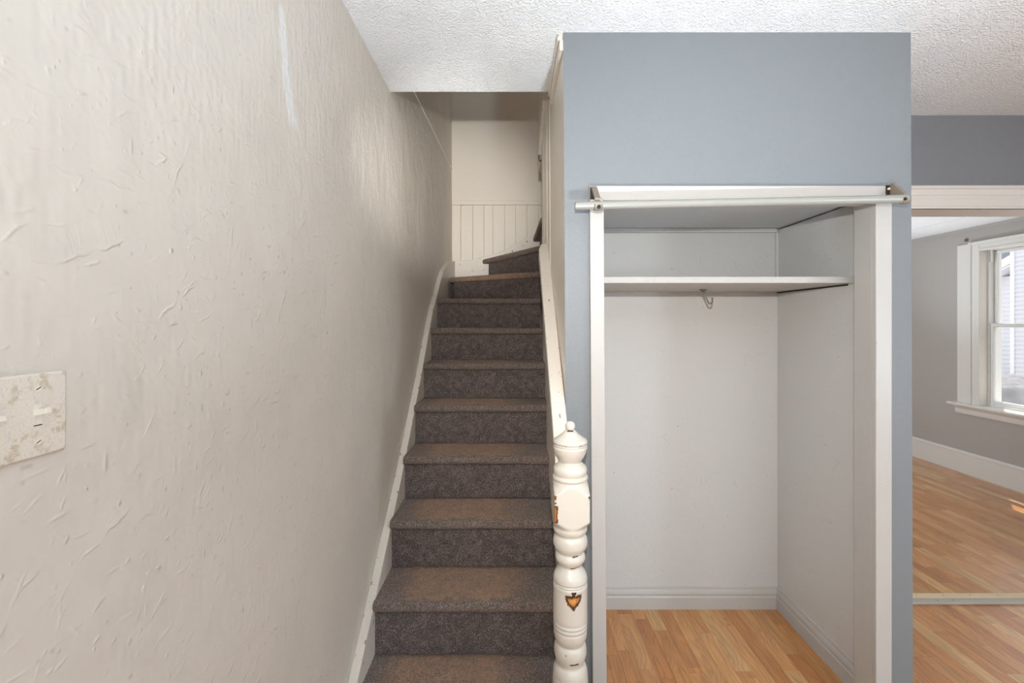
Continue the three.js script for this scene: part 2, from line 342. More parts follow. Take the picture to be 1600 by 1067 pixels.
{
  const rest = structureGroup('floor_rest');                      // the floor nobody sees from here, laid in wide sheets of the same laminate
  const F = TINTS[0][0];
  part('laminate_sheet', box(-0.54, 3.6, -0.009, -0.0004, -3.12, 1.604), F, rest);
  part('laminate_sheet', box(1.40, 3.6, -0.009, -0.0006, 1.604, 2.303), F, rest);
  part('laminate_sheet', box(1.56, 4.3, -0.009, -0.0006, 2.384, 6.0), F, rest);
}
const strip = thing('threshold', 'pair of narrow wooden strips across the doorway floor, one grey, one raw wood', 'threshold');
part('painted_strip', box(1.56, 3.09, 0, 0.012, 2.303, 2.338, 0.003), M.stripOld, strip).userData.label = 'grey painted strip';
part('bare_strip', box(1.56, 3.09, 0, 0.013, 2.344, 2.384, 0.003), M.stripNew, strip).userData.label = 'bare pale wood strip';
for (const [px, d] of [[2.10, 2.364], [2.24, 2.364], [2.38, 2.365], [2.52, 2.364], [2.17, 2.32], [2.25, 2.322]]) { const n = cyl(0.0022, 0.002, 8); n.translate(px, 0.0132 - (d < 2.34 ? 0.001 : 0), -d); part('nail', n, M.dark, strip); }

// ------------------------------------------------------------------ staircase
const RUN = 0.235, RISE = 0.1985, noseD = (k) => (5.07 + k) * RUN, topY = (k) => 0.003 + RISE * k;
const n3 = createNoise3D(rng(91));
function sweepX(profile, x0, x1, n, wob) {            // profile of [d, y] swept along x with a little waviness; carpet uv in metres
  const pos = [], uv = [], idx = []; let run = 0; const s = profile.map((p, i) => { if (i) run += Math.hypot(p[0] - profile[i - 1][0], p[1] - profile[i - 1][1]); return run; });
  for (let i = 0; i <= n; i++) for (let j = 0; j < profile.length; j++) {
    const x = x0 + (x1 - x0) * i / n, [d, y] = profile[j], [dd, dy] = wob(x, d, y);
    pos.push(x, y + dy, -(d + dd)); uv.push((x - x0) / (x1 - x0), s[j]);
  }
  const m = profile.length;
  for (let i = 0; i < n; i++) for (let j = 0; j < m - 1; j++) { const a = i * m + j, b = a + m; idx.push(a, b, a + 1, b, b + 1, a + 1); }
  const g = new THREE.BufferGeometry(); g.setAttribute('position', new THREE.Float32BufferAttribute(pos, 3)); g.setAttribute('uv', new THREE.Float32BufferAttribute(uv, 2)); g.setIndex(idx);
  const caps = [];
  for (const i of [0, n]) {                            // close the ends with a fan
    const p = [], u = [], c = profile.reduce((q, r) => [q[0] + r[0] / m, q[1] + r[1] / m], [0, 0]), x = i ? x1 : x0;
    for (let j = 0; j < m; j++) { const a = (i * m + j) * 3, b = (i * m + (j + 1) % m) * 3; const tri = [[x, c[1], -c[0]], pos.slice(a, a + 3), pos.slice(b, b + 3)]; if (!i) tri.reverse(); tri.forEach((t) => { p.push(...t); u.push(0.02, t[1] * 0.2); }); }
    const q = new THREE.BufferGeometry(); q.setAttribute('position', new THREE.Float32BufferAttribute(p, 3)); q.setAttribute('uv', new THREE.Float32BufferAttribute(u, 2)); q.computeVertexNormals(); caps.push(q);
  }
  g.computeVertexNormals();
  return mergeGeometries([g.toNonIndexed(), ...caps]);
}
const stair = thing('staircase', 'narrow staircase with brown flecked carpet, winding right at the top', 'staircase');
const waves = (x, d, y) => [0.0022 * n3(x * 7, y * 9, d * 3), 0.0018 * n3(x * 8 + 5, y * 9, d * 4)];
for (let k = 1; k <= 8; k++) {
  const step = subgroup('step', stair), f = noseD(k), b = k < 8 ? noseD(k + 1) + 0.034 : 3.72, t = topY(k), th = 0.036, r = 0.017;
  const prof = [[f + 0.05, t - th]];
  for (let i = 0; i <= 10; i++) { const a = -Math.PI / 2 - i / 10 * Math.PI; prof.push([f + r + Math.cos(a) * r, t - th / 2 + Math.sin(a) * (th / 2)]); }
  for (const q of [0.03, 0.07, 0.12, 0.17, 0.22]) if (f + r + q < b - 0.01) prof.push([f + r + q, t]);
  prof.push([b, t], [b, t - th]);
  const g = sweepX(prof, -0.5105, 0.193, 40, waves), uv = g.attributes.uv;
  const m = (k % 2 ? M.treadA : M.treadB);
  for (let i = 0; i < uv.count; i++) uv.setY(i, uv.getY(i) / 0.40);
  if (k === 8) { const clip = g.attributes.position; for (let i = 0; i < clip.count; i++) { const x = clip.getX(i), lim = -(3.30 + (0.193 - x) * 0.62); if (clip.getZ(i) < lim) clip.setZ(i, lim); } }
  part('tread', g, m, step).userData.label = 'tread with carpet worn brown in the middle';
  const y0 = k === 1 ? 0 : topY(k - 1);
  const rp = [[f + 0.026, y0 - 0.004], [f + 0.026, y0 + 0.05], [f + 0.026, y0 + 0.11], [f + 0.026, t - th], [f + 0.05, t - th], [f + 0.05, y0 - 0.004]];
  const rg = sweepX(rp, -0.509, 0.193, 30, (x, d, y) => [0.0025 * n3(x * 5, y * 9 + 3, k), 0]); uvm(rg);
  part('riser', uvm(rg, k * 0.13, k * 0.07), M.riser, step);
}
// winders: outline in (x, depth); the first two points are the nosing
const offset = (A, B, s) => { const L = Math.hypot(B[0] - A[0], B[1] - A[1]), n = [-(B[1] - A[1]) / L, (B[0] - A[0]) / L]; return [[A[0] + n[0] * s, A[1] + n[1] * s], [B[0] + n[0] * s, B[1] + n[1] * s]]; };
function winder(pts, yTop, yBelow) {
  const step = subgroup('step', stair);
  const g = slabXD(pts, yTop - 0.042, yTop, 0.014, 4), p = g.attributes.position;
  for (let i = 0; i < p.count; i++) { const x = p.getX(i), z = p.getZ(i); p.setY(i, p.getY(i) + 0.003 * n3(x * 7, z * 7, yTop)); }
  g.computeVertexNormals();
  const uv = g.attributes.uv; for (let i = 0; i < uv.count; i++) uv.setXY(i, uv.getX(i) / 0.8 + 0.65, uv.getY(i) / 0.4 + 0.3);
  part('tread', uvScaled(g), M.treadB, step).userData.label = 'wedge-shaped carpeted winder tread';
  const [A, B] = offset(pts[0], pts[1], 0.028), [C, D] = offset(pts[0], pts[1], 0.05), inset = 0.03;
  part('riser', slabXD([[A[0] + inset, A[1] - inset * 0.6], B, D, [C[0] + inset, C[1] - inset * 0.6]], yBelow, yTop - 0.038), M.riser, step);
}
function uvScaled(g) { return g; }
winder([[-0.51, 3.645], [0.24, 3.165], [0.30, 3.32], [0.26, 3.5], [-0.18, 4.045], [-0.51, 4.045]], topY(9), topY(8) - 0.01);
winder([[-0.262, 4.052], [0.225, 3.262], [0.31, 3.32], [0.31, 4.052]], topY(10), topY(9) - 0.01);
winder([[0.188, 4.055], [0.205, 3.285], [0.30, 3.2], [0.9, 3.1], [0.9, 4.055]].map((p) => p), topY(11), topY(10) - 0.01);
// left skirt board, curving up into the corner
{
  const top = [[1.10, 0], [1.18, 0.0], [1.494, EYE - 1.185], [1.80, EYE - 0.942], [2.11, EYE - 0.70], [2.55, EYE - 0.298], [2.80, EYE - 0.044], [2.955, EYE + 0.096], [3.124, EYE + 0.208], [3.246, EYE + 0.299], [3.378, EYE + 0.380], [3.555, EYE + 0.445], [3.76, EYE + 0.502], [4.06, EYE + 0.546], [4.06, EYE - 0.1], [3.0, EYE - 0.35], [1.7, 0]];
  part('skirt_board', slabDY(top, LEFT, -0.508, [], 0.003), M.creamTrim, stair).userData.label = 'cream painted skirt board with chipped edge';
  part('skirt_board', slabXY([[-0.512, EYE + 0.10], [-0.512, EYE + 0.546], [-0.44, EYE + 0.548], [-0.35, EYE + 0.559], [-0.25, EYE + 0.585], [-0.16, EYE + 0.608], [-0.054, EYE + 0.648], [0.03, EYE + 0.697], [0.135, EYE + 0.752], [0.19, EYE + 0.782], [0.5, EYE + 0.92], [0.5, EYE + 0.10]], 4.052, 4.08, [], 0.003), M.creamTrim, stair);
}
// chips along the skirt board edge are small pits of bare dark wood set into it
// closed balustrade with a sloping flat cap, beside the newel
{
  const B = thing('stair_rail', 'cream painted sloping flat stair rail running up from the newel', 'handrail');
  const line = (d) => EYE - 0.328 + (d - 1.543) * 0.925;
  const d0 = 1.44, d1 = 2.30, xi = 0.136, xo = 0.186;
  const out = [[d0, line(d0) - 0.045], [d0, line(d0)], [d1, line(d1)], [d1 + 0.035, line(d1 + 0.035) - 0.004], [d1 + 0.06, line(d1 + 0.06) - 0.016], [d1 + 0.068, line(d1 + 0.068) - 0.06], [d1 + 0.02, line(d1) - 0.055]];
  const capg = slabDY(out, xi, xo + 0.0005, [], 0.005), cp = capg.attributes.position;
  for (let i = 0; i < cp.count; i++) { const d = -cp.getZ(i), x = cp.getX(i); if (d > d1 + 0.02 && x < 0.16) cp.setX(i, x + (d > d1 + 0.055 ? 0.034 : 0.012)); }   // rounded top end
  capg.computeVertexNormals();
  part('rail_cap', capg, M.creamTrim, B);
  part('rail_panel', slabDY([[1.47, topY(1) + 0.01], [1.47, line(1.47) - 0.04], [d1, line(d1) - 0.04], [d1, topY(4)]], 0.175, 0.1835), M.creamGloss, B);
}
// mouldings on the stair wall: upright casing bands and a ceiling strip
{
  const g = structureGroup('trim_3');
  for (const [a, b, t] of [[2.19, 2.235, 0.003], [2.245, 2.33, 0.002], [2.34, 2.40, 0.004], [2.43, 2.55, 0.003], [2.56, 2.62, 0.004], [2.64, 2.75, 0.003]])
    part('casing_band', shear(box(0.181 - t, 0.183, 1.2, EYE + 1.4, a, b, 0.002), lean), M.creamGloss, g);
  part('ceiling_strip', box(0.161, 0.181, CEIL - 0.022, CEIL, DB + 0.01, 2.02, 0.003), M.creamTrim, g);
  part('ceiling_strip', box(0.168, 0.183, CEIL - 0.06, CEIL - 0.022, DB + 0.004, 2.02, 0.003), M.creamTrim, g);
  const sl = slabDY([[2.30, EYE + 1.19], [2.30, EYE + 1.23], [2.82, EYE + 1.08], [2.82, EYE + 1.04]], 0.162, 0.19, [], 0.003);
  part('slanting_strip', shear(sl, lean), M.creamTrim, g);
}
structure('trim_5', tube([[LEFT + 0.001, EYE + 1.262, -2.40], [LEFT + 0.001, EYE + 1.30, -2.95], [LEFT + 0.001, EYE + 1.335, -3.5], [LEFT + 0.001, EYE + 1.37, -4.08]], 0.005, 24, 8), M.creamGloss);
{
  const l = thing('door_catch', 'small brown metal catch on the edge of the wall high above the stairs', 'catch', [0.181, EYE + 1.03, -2.84]);
  part('catch_plate', box(-0.012, 0.004, -0.022, 0.022, -0.02, 0.02, 0.003), M.bronze, l);
  part('catch_tongue', box(-0.016, -0.01, -0.012, 0.012, -0.008, 0.012, 0.002), M.dark, l);
}
// wainscot: separate tongue-and-groove boards on the back wall
{
  const W = structureGroup('trim_4');
  const edges = [-0.534, -0.457, -0.35, -0.25, -0.171, -0.066, 0.032, 0.132, 0.238, 0.34, 0.44, 0.5], base = [0.5, 0.5, 0.52, 0.54, 0.56, 0.6, 0.65, 0.7, 0.75, 0.8, 0.85];
  for (let i = 0; i < edges.length - 1; i++) part('wainscot_board', box(edges[i] + 0.0012, edges[i + 1] - 0.0012, EYE + base[i], EYE + 1.047, 4.062, 4.08, 0.0035), M.creamGloss, W);
  part('wainscot_cap', box(-0.536, 0.5, EYE + 1.048, EYE + 1.083, 4.055, 4.08, 0.004), M.creamGloss, W);
}

// ------------------------------------------------------------------ newel post (turned, chipped paint)
{
  const S = 0.002, cx = 0.1815, dz = 1.42, yOf = (p) => EYE + (503 - p) * S;
  const prof = [[657.2, 0], [657.6, 3], [659, 5.6], [661.5, 7.3], [664.5, 7.8], [667.5, 7.3], [669.8, 6.2], [671, 6.4], [671.8, 8], [672.6, 8.6], [674.5, 11], [677.5, 14.2], [680.5, 18], [683, 21.6], [685, 24.8], [686.6, 26.2], [688.5, 26.6], [690.6, 26.2], [691.2, 24.6], [692.2, 24.3], [692.8, 25.6], [694.2, 25.7], [694.8, 24.4], [695.6, 24.4], [696.2, 26.2], [697.5, 26.4], [700, 25.8], [706, 24], [711, 21.5], [715, 19], [717.5, 17.6], [718.5, 15.6], [720.5, 15.6], [721.5, 18], [723, 20.5], [726, 24], [729, 25.7], [733, 26.2], [737, 25.4], [739.3, 23.9], [740.2, 23.8], [740.8, 26.2], [742, 27.2], [744.5, 27.4], [746.2, 26.6], [747, 25.4], [748, 25.4], [750, 26.2],
    [752.5, 27], [756, 29], [760, 32], [764, 36], [768, 39], [774, 42], [795, 42], [801, 39.5], [806, 35.5], [810, 31.5], [814, 28], [817, 26.2], [819, 25.8], [820.5, 26.4], [824, 26.2], [828, 24.5], [830, 22.4], [831.5, 22.0], [833, 23.3], [837, 25.8], [843, 26.6], [848, 26.2], [853, 24], [857, 21.2], [858.6, 19.6], [860, 19.8], [861, 21.4], [865, 23.2], [869, 23.2], [873, 21.5], [876.5, 19], [878, 17.2], [880.5, 17.3], [884, 19.2], [889, 22.6], [894, 25.3], [898, 26.2], [902.5, 26.3], [903.2, 24.9], [904.2, 24.9], [904.8, 26.0], [906.6, 26.0], [907.2, 24.9], [908.1, 24.9], [908.7, 26.4], [912, 26.4], [914.5, 25.9], [916, 26.2], [963, 26.4], [963.6, 24.9], [964.8, 24.9], [965.4, 26.3], [969.4, 26.3], [970, 24.9], [971.2, 24.9], [971.8, 26.1], [976, 26], [976.6, 24.6], [977.8, 24.6], [978.4, 25.7], [981, 25.7], [986, 25.5], [991, 24.6], [996, 22.6], [999.5, 20.6], [1001, 22.5], [1004, 24.2], [1010, 25.2], [1016, 25], [1022, 23.6], [1028, 21.2], [1031, 19.8], [1033, 21.5], [1036, 24.5], [1041, 26.1], [1046, 26.6], [1049, 26.0], [1051, 26.9], [1060, 27.4], [1075, 27.4], [1082, 30], [1090, 36], [1098, 42], [1218, 42]];
  const HALF = 26.9, SEG = 96, pos = [], uv = [], idx = [], rows = [];
  for (let i = 0; i < prof.length; i++) {              // refine rows so that the curved shoulders of the square block are smooth
    rows.push(prof[i]); if (i < prof.length - 1) { const n = Math.min(8, Math.floor((prof[i + 1][0] - prof[i][0]) / 1.6)); for (let j = 1; j < n; j++) { const t = j / n; rows.push([prof[i][0] + (prof[i + 1][0] - prof[i][0]) * t, prof[i][1] + (prof[i + 1][1] - prof[i][1]) * t]); } }
  }
  rows.forEach(([p, R], i) => {
    for (let j = 0; j <= SEG; j++) {
      const a = j / SEG * Math.PI * 2, c = Math.cos(a), s = Math.sin(a), sq = HALF / Math.max(Math.abs(c), Math.abs(s)), block = (p > 748 && p < 820) || p > 1076;
      const r = (block ? Math.min(R, sq, 37) : R) * S;
      pos.push(s * r, yOf(p), c * r); uv.push(((j / SEG) + 0.5) % 1 === 0 && j ? 1 : j / SEG, 1 - (p - 655) / (1218 - 655));
    }
    if (i) for (let j = 0; j < SEG; j++) { const q = i * (SEG + 1) + j, o = q - SEG - 1; idx.push(o, q, o + 1, q, q + 1, o + 1); }
  });
  const g = new THREE.BufferGeometry(); g.setAttribute('position', new THREE.Float32BufferAttribute(pos, 3)); g.setAttribute('uv', new THREE.Float32BufferAttribute(uv, 2)); g.setIndex(idx);
  g.computeVertexNormals();
  // paint: u = angle (0 faces the camera and wraps), v = height
  const c = document.createElement('canvas'); c.width = 1024; c.height = 2048; const q = c.getContext('2d'), R = rng(77);
  q.fillStyle = '#d3ccc0'; q.fillRect(0, 0, 1024, 2048);
  const at = (dx, p, r = 26) => [((Math.asin(Math.max(-1, Math.min(1, dx / r))) - 0.128) / (2 * Math.PI) * 1024 + 1024) % 1024, (p - 655) / 563 * 2048];
  const chip = (pts, r, fill, edge) => { q.beginPath(); pts.forEach(([dx, p], i) => { const [x, y] = at(dx, p, r); const X = x > 700 ? x - 1024 : x; i ? q.lineTo(X + 300, y) : q.moveTo(X + 300, y); }); q.closePath(); q.fillStyle = fill; q.fill(); if (edge) { q.lineWidth = 4; q.strokeStyle = edge; q.stroke(); } };
  // (canvas is drawn turned by 300 px so that the front is not split; the texture offset turns it back)
  for (let i = 0; i < 160; i++) { q.fillStyle = `rgba(95,75,55,${0.05 + 0.2 * R() * R()})`; q.beginPath(); q.ellipse(R() * 1024, R() * 2048, 0.8 + R() * 2, 0.8 + R() * 1.4, R() * 3, 0, 6.3); q.fill(); }
  const rough = (pts, j) => { const o = []; for (let i = 0; i < pts.length; i++) { const a = pts[i], b = pts[(i + 1) % pts.length]; for (let t = 0; t < 1; t += 0.2) o.push([a[0] + (b[0] - a[0]) * t + (R() - 0.5) * j, a[1] + (b[1] - a[1]) * t + (R() - 0.5) * j]); } return o; };
  chip(rough([[-7.5, 915], [17.5, 914], [16, 922], [13, 929], [9, 932], [5.5, 937], [1, 932], [-4, 928], [-6.5, 921]], 2.2), 26.3, '#4a2c17', '#8d7c66');
  chip(rough([[-4, 919], [14, 918], [12, 924], [9, 927], [5, 931], [0, 927], [-3, 923]], 1.8), 26.3, '#b97a3c');
  chip(rough([[-3, 921], [8, 920], [9, 925], [3, 927]], 1.5), 26.3, '#d39a58');
  chip(rough([[1.5, 909.5], [10, 909], [9, 912], [7, 916], [3, 916], [2.5, 912]], 0.8), 26.3, '#3a2618');
  chip(rough([[0, 877], [8, 875.5], [19, 873.5], [17.5, 876.5], [9, 878.5], [1, 879]], 1), 23, '#5a3520');
  chip(rough([[4, 858.5], [14, 857.5], [14, 859.5], [4, 860.5]], 0.8), 23, '#4a3324');
  chip(rough([[0, 1019], [13, 1018.5], [13, 1021], [0, 1021.5]], 0.8), 25, '#3a2a20');
  chip(rough([[-7, 1006], [-5.5, 1006], [-5.5, 1007.5], [-7, 1007.5]], 0.3), 25, '#2a1c14');
  chip(rough([[-5.5, 670.2], [6, 669.8], [6, 672.2], [-5.5, 672]], 0.7), 9, '#4a3526');
  chip(rough([[14, 690], [17, 689.3], [17, 691], [14, 691.3]], 0.4), 26, '#4a3020');
  for (let i = 0; i < 26; i++) { const dx = -22 + R() * 44, p = 690 + R() * 2.5; chip([[dx, p], [dx + 1.5, p], [dx + 1, p + 0.8]], 27, `rgba(110,84,60,${0.2 + 0.5 * R()})`); }
  { const edge = (p0, p1, x0, x1, col) => { q.fillStyle = col; q.beginPath(); const Y = (p) => (p - 655) / 563 * 2048; for (let i = 0; i <= 12; i++) q.lineTo(x0 - (R()) * 8, Y(p0 + (p1 - p0) * i / 12)); for (let i = 12; i >= 0; i--) q.lineTo(x1 + R() * 8, Y(p0 + (p1 - p0) * i / 12)); q.closePath(); q.fill(); };
    const corner = 300 - 128; edge(779, 805, corner - 14, corner + 12, '#5d3a20'); edge(781, 803, corner - 10, corner + 6, '#b5713a'); edge(764, 770, corner - 8, corner + 6, '#8a5128'); edge(774, 776, corner - 2, corner + 6, '#3b2618');
    const right = 300 + 128; edge(765, 769, right - 4, right + 4, '#4a3a30'); }
  const t = new THREE.CanvasTexture(c); t.colorSpace = THREE.SRGBColorSpace; t.wrapS = THREE.RepeatWrapping; t.offset.x = 300 / 1024;
  const paint = mat({ map: t, roughness: 0.3 });
  const N = thing('newel_post', 'turned cream newel post with chipped paint at the foot of the stairs', 'newel post', [cx, 0, -dz]);
  part('turned_post', g, paint, N);
}

// ------------------------------------------------------------------ closet: frame, shelf, skirting, hook, rod
{
  const F = structureGroup('door_1'), tilt = (y) => (EYE + 0.476 - y) * 0.006, t = EYE + 0.476, b = EYE + 0.424, d0 = 1.586, d1 = DB;
  part('casing_left', shear(slabXY([[0.271, 0], [0.320, 0], [0.320, b], [0.271, t]], d0, d1, [], 0.003), tilt), M.whiteTrim, F);
  part('casing_head', slabXY([[0.271, t], [0.320, b], [1.269, b], [1.325, t]].reverse(), d0, d1, [], 0.003), M.whiteTrim, F);
  part('casing_right', slabXY([[1.269, 0], [1.269, b], [1.325, t], [1.325, 0]], d0, d1, [], 0.003), M.whiteTrim, F);
  part('jamb_right', box(1.2705, 1.3, 0, b + 0.02, d1 + 0.0008, 1.692, 0.002), M.whiteTrim, F);
  part('jamb_left', box(0.3, 0.3185, 0, b + 0.02, d1 + 0.0008, 1.692, 0.002), M.whiteTrim, F);
  part('jamb_head', box(0.3185, 1.2705, b + 0.001, b + 0.03, d1 + 0.0008, 1.672, 0.002), M.whiteTrim, F);
}
const skirtProf = [[0, 0], [0.015, 0], [0.0155, 0.01], [0.0145, 0.058], [0.011, 0.064], [0.0105, 0.070], [0.0125, 0.075], [0.0095, 0.086], [0.005, 0.096], [0.004, 0.105], [0, 0.107]];
structure('baseboard_back', slabDY(skirtProf.map(([t, y]) => [2.28 - t, y]).reverse(), 0.275, 1.33), M.whiteTrim);
structure('baseboard_right', slabXY(skirtProf.map(([t, y]) => [1.33 - t, y]).reverse(), 1.692, 2.28), M.whiteTrim);
structure('baseboard_blue', box(0.2, 0.268, 0, 0.158, 1.592, DB, 0.003), M.grey);
{
  const s = thing('closet_shelf', 'white painted board shelf across the open closet', 'shelf');
  part('shelf_board', slabXD([[0.276, 1.76], [1.329, 1.757], [1.3265, 2.279], [0.276, 2.279]], EYE + 0.1515, EYE + 0.1765, 0.0025), M.whiteTrim, s);
  part('gap_shadow_strip', box(1.3268, 1.3298, EYE + 0.145, EYE + 0.1505, 1.80, 2.278), M.dark, s).name = 'side_gap_shade';  // dark strip standing in for the shaded gap beside the wall
}
{
  const h = thing('coat_hook', 'single grey metal coat hook screwed under the closet shelf', 'hook', [0.878, EYE + 0.1515, -2.09]);
  part('base_plate', (() => { const g = cyl(0.016, 0.003, 24); g.scale(1.1, 1, 0.7); g.translate(0, -0.0015, 0); return g; })(), M.steel, h);
  part('screw', (() => { const g = cyl(0.0035, 0.003, 12); g.translate(-0.009, -0.004, 0.002); return g; })(), M.dark, h);
  part('hook_arm', tube([[-0.006, -0.003, 0], [0.002, -0.018, 0.003], [0.010, -0.038, 0.006], [0.017, -0.056, 0.010], [0.022, -0.066, 0.013], [0.030, -0.066, 0.015], [0.035, -0.056, 0.015], [0.036, -0.044, 0.014]], 0.0034, 48, 10), M.steel, h);
  part('hook_web', slabXY([[-0.012, -0.003], [0.012, -0.003], [0.008, -0.014], [0.012, -0.036], [0.007, -0.036], [-0.002, -0.018]], -0.003, 0.0, [], 0.0008), M.steel, h);
  part('hook_tip', (() => { const g = new THREE.SphereGeometry(0.0045, 14, 10); g.translate(0.036, -0.043, 0.014); return g; })(), M.steel, h);
}
{
  const A = new THREE.Vector3(0.2115, EYE + 0.3905, -1.525), B = new THREE.Vector3(1.322, EYE + 0.4135, -1.525), L = A.distanceTo(B), dir = B.clone().sub(A).normalize();
  const R = thing('closet_rod', 'pale grey metal curtain rod lying across the closet opening', 'rod', A.clone().add(B).multiplyScalar(0.5).toArray());
  R.quaternion.setFromUnitVectors(new THREE.Vector3(0, 1, 0), dir);
  part('rod_tube', new THREE.LatheGeometry([[0.0105, -L / 2], [0.0135, -L / 2], [0.0135, L / 2], [0.0105, L / 2], [0.0105, L / 2 - 0.03], [0, L / 2 - 0.03]].map(([x, y]) => new THREE.Vector2(x, y)), 40), M.rod, R);
  part('end_plug', (() => { const g = cyl(0.0102, 0.006, 24); g.translate(0, -L / 2 + 0.006, 0); return g; })(), M.dark, R);
  const join = new THREE.CylinderGeometry(0.0139, 0.0139, L * 0.33, 40, 1, false); join.translate(0, L / 2 - L * 0.165 - 0.001, 0);
  part('outer_sleeve', join, M.rod, R);
}
{
  const b = thing('rod_bracket', 'brown metal strap bracket holding the left end of the closet rod', 'bracket', [0.276, EYE + 0.40, -1.586], 'closet rod brackets');
  part('wall_plate', box(-0.004, 0.010, 0.028, 0.070, 0, -0.0025 + 0.0045, 0.001).translate(0, 0, 0.002), M.dark, b);
  part('strap', (() => { const g = slabDY([[0, 0.072], [-0.006, 0.072], [-0.070, 0.014], [-0.070, 0.008], [-0.064, 0.008], [0, 0.066]], 0.0, 0.019, [], 0.001); return g; })(), M.bronze, b);
  part('rod_cup', (() => { const g = new THREE.TorusGeometry(0.0155, 0.0022, 8, 24, Math.PI); g.rotateZ(Math.PI); g.rotateY(Math.PI / 2); g.scale(6, 1, 1); g.translate(0.011, -0.0085, 0.061); return g; })(), M.bronze, b);
  part('screw', (() => { const g = cyl(0.0065, 0.004, 16); g.rotateX(Math.PI / 2); g.translate(0.012, -0.017, 0.077); return g; })(), M.dark, b);  // dark disc standing for the hole at the rod end
  const c = thing('rod_bracket', 'brown angled metal bracket holding the right end of the closet rod', 'bracket', [1.306, EYE + 0.418, -1.586], 'closet rod brackets');
  part('wall_plate', box(-0.004, 0.012, 0.010, 0.060, -0.0005, 0.0025, 0.001).translate(0, 0, 0.001), M.dark, c);
  part('screw', (() => { const g = cyl(0.0042, 0.004, 14); g.rotateX(Math.PI / 2); g.translate(0.004, 0.046, 0.004); return g; })(), M.ivory, c);
  part('side_web', slabDY([[0, 0.062], [-0.012, 0.064], [-0.058, 0.016], [-0.058, 0.009], [0, 0.004]], 0.010, 0.0125, [], 0.0006), M.bronze, c);
  part('top_flange', slabDY([[-0.008, 0.0665], [-0.058, 0.0165], [-0.058, 0.0125], [-0.006, 0.0625]], 0.0115, 0.022, [], 0.0006), M.bronze, c);
  part('rod_cup', (() => { const g = new THREE.TorusGeometry(0.0155, 0.0022, 8, 24, Math.PI); g.rotateZ(Math.PI); g.rotateY(Math.PI / 2); g.scale(5, 1, 1); g.translate(0.008, -0.0045, 0.061); return g; })(), M.bronze, c);
  part('cup_hole', (() => { const g = cyl(0.0055, 0.004, 16); g.rotateX(Math.PI / 2); g.translate(0.0, -0.008, 0.076); return g; })(), M.dark, c);  // dark disc drawn for the hole in the cup
}

// ------------------------------------------------------------------ light switch on the left wall
{
  const s = thing('light_switch', 'two-gang ivory toggle switch plate with grubby edges on left wall', 'light switch', [LEFT, EYE - 0.1045, -0.4895]);
  const p = new RoundedBoxGeometry(0.007, 0.0945, 0.114, 3, 0.003); p.translate(0.0025, 0, 0);
  part('cover_plate', uvm(p), M.plate, s);
  for (const z of [0.023, -0.023]) {
    const tg = subgroup('toggle', s); tg.position.set(0, 0, z);
    part('slot', box(0, 0.0063, -0.012, 0.012, -0.0045, 0.0045), M.ivory, tg);
    const lever = slabDY([[-0.0035, -0.003], [0.0035, -0.003], [0.003, 0.003], [-0.003, 0.003]], 0, 0.0145, [], 0.0008); lever.rotateZ(0.22); lever.translate(0.0045, 0.0025, 0);
    part('lever', lever, M.ivory, tg);
    part('slot_gap', box(0.0055, 0.0066, -0.0118, -0.0108, -0.0045, 0.0045), M.dark, tg);
    for (const y of [0.030, -0.030]) { const g = cyl(0.0032, 0.0016, 16); g.rotateZ(Math.PI / 2); g.translate(0.0062, y, z); part('screw', g, M.ivory, s); const k = box(0.0066, 0.0072, y - 0.0005, y + 0.0005, -0.0027, 0.0027); k.rotateX(0.5); k.translate(0, y * (1 - Math.cos(0.5)), z - Math.sin(0.5) * y); part('screw_slot', k, M.dark, s); }
  }
}

// ------------------------------------------------------------------ doorway to the side room: casing
{
  const D = structureGroup('door_2'), y0 = EYE + 0.558, y1 = EYE + 0.671, dF = 2.225;
  const prof = [[0, 0.000], [0.016, 0.000], [0.018, 0.008], [0.014, 0.014], [0.014, 0.05], [0.017, 0.054], [0.0175, 0.062], [0.014, 0.068], [0.015, 0.095], [0.024, 0.099], [0.026, 0.108], [0.022, 0.113], [0, 0.113]];
  part('casing_head', slabDY(prof.map(([t, y]) => [2.25 - t, y0 + y]).reverse(), 1.42, 3.22), M.roomTrim, D);
  part('casing_left', box(1.44, 1.552, 0, y0, dF, 2.25, 0.004), M.roomTrim, D);
  part('casing_right', box(3.098, 3.21, 0, y0, dF, 2.25, 0.004), M.roomTrim, D);
  part('jamb_head', box(1.55, 3.1, y0 - 0.0, y0 + 0.014, 2.236, 2.41, 0.002), M.roomTrim, D);
  part('jamb_left', box(1.545, 1.56, 0, y0, 2.25, 2.40, 0.002), M.roomTrim, D);
  part('jamb_right', box(3.09, 3.104, 0, y0, 2.25, 2.40, 0.002), M.roomTrim, D);
}
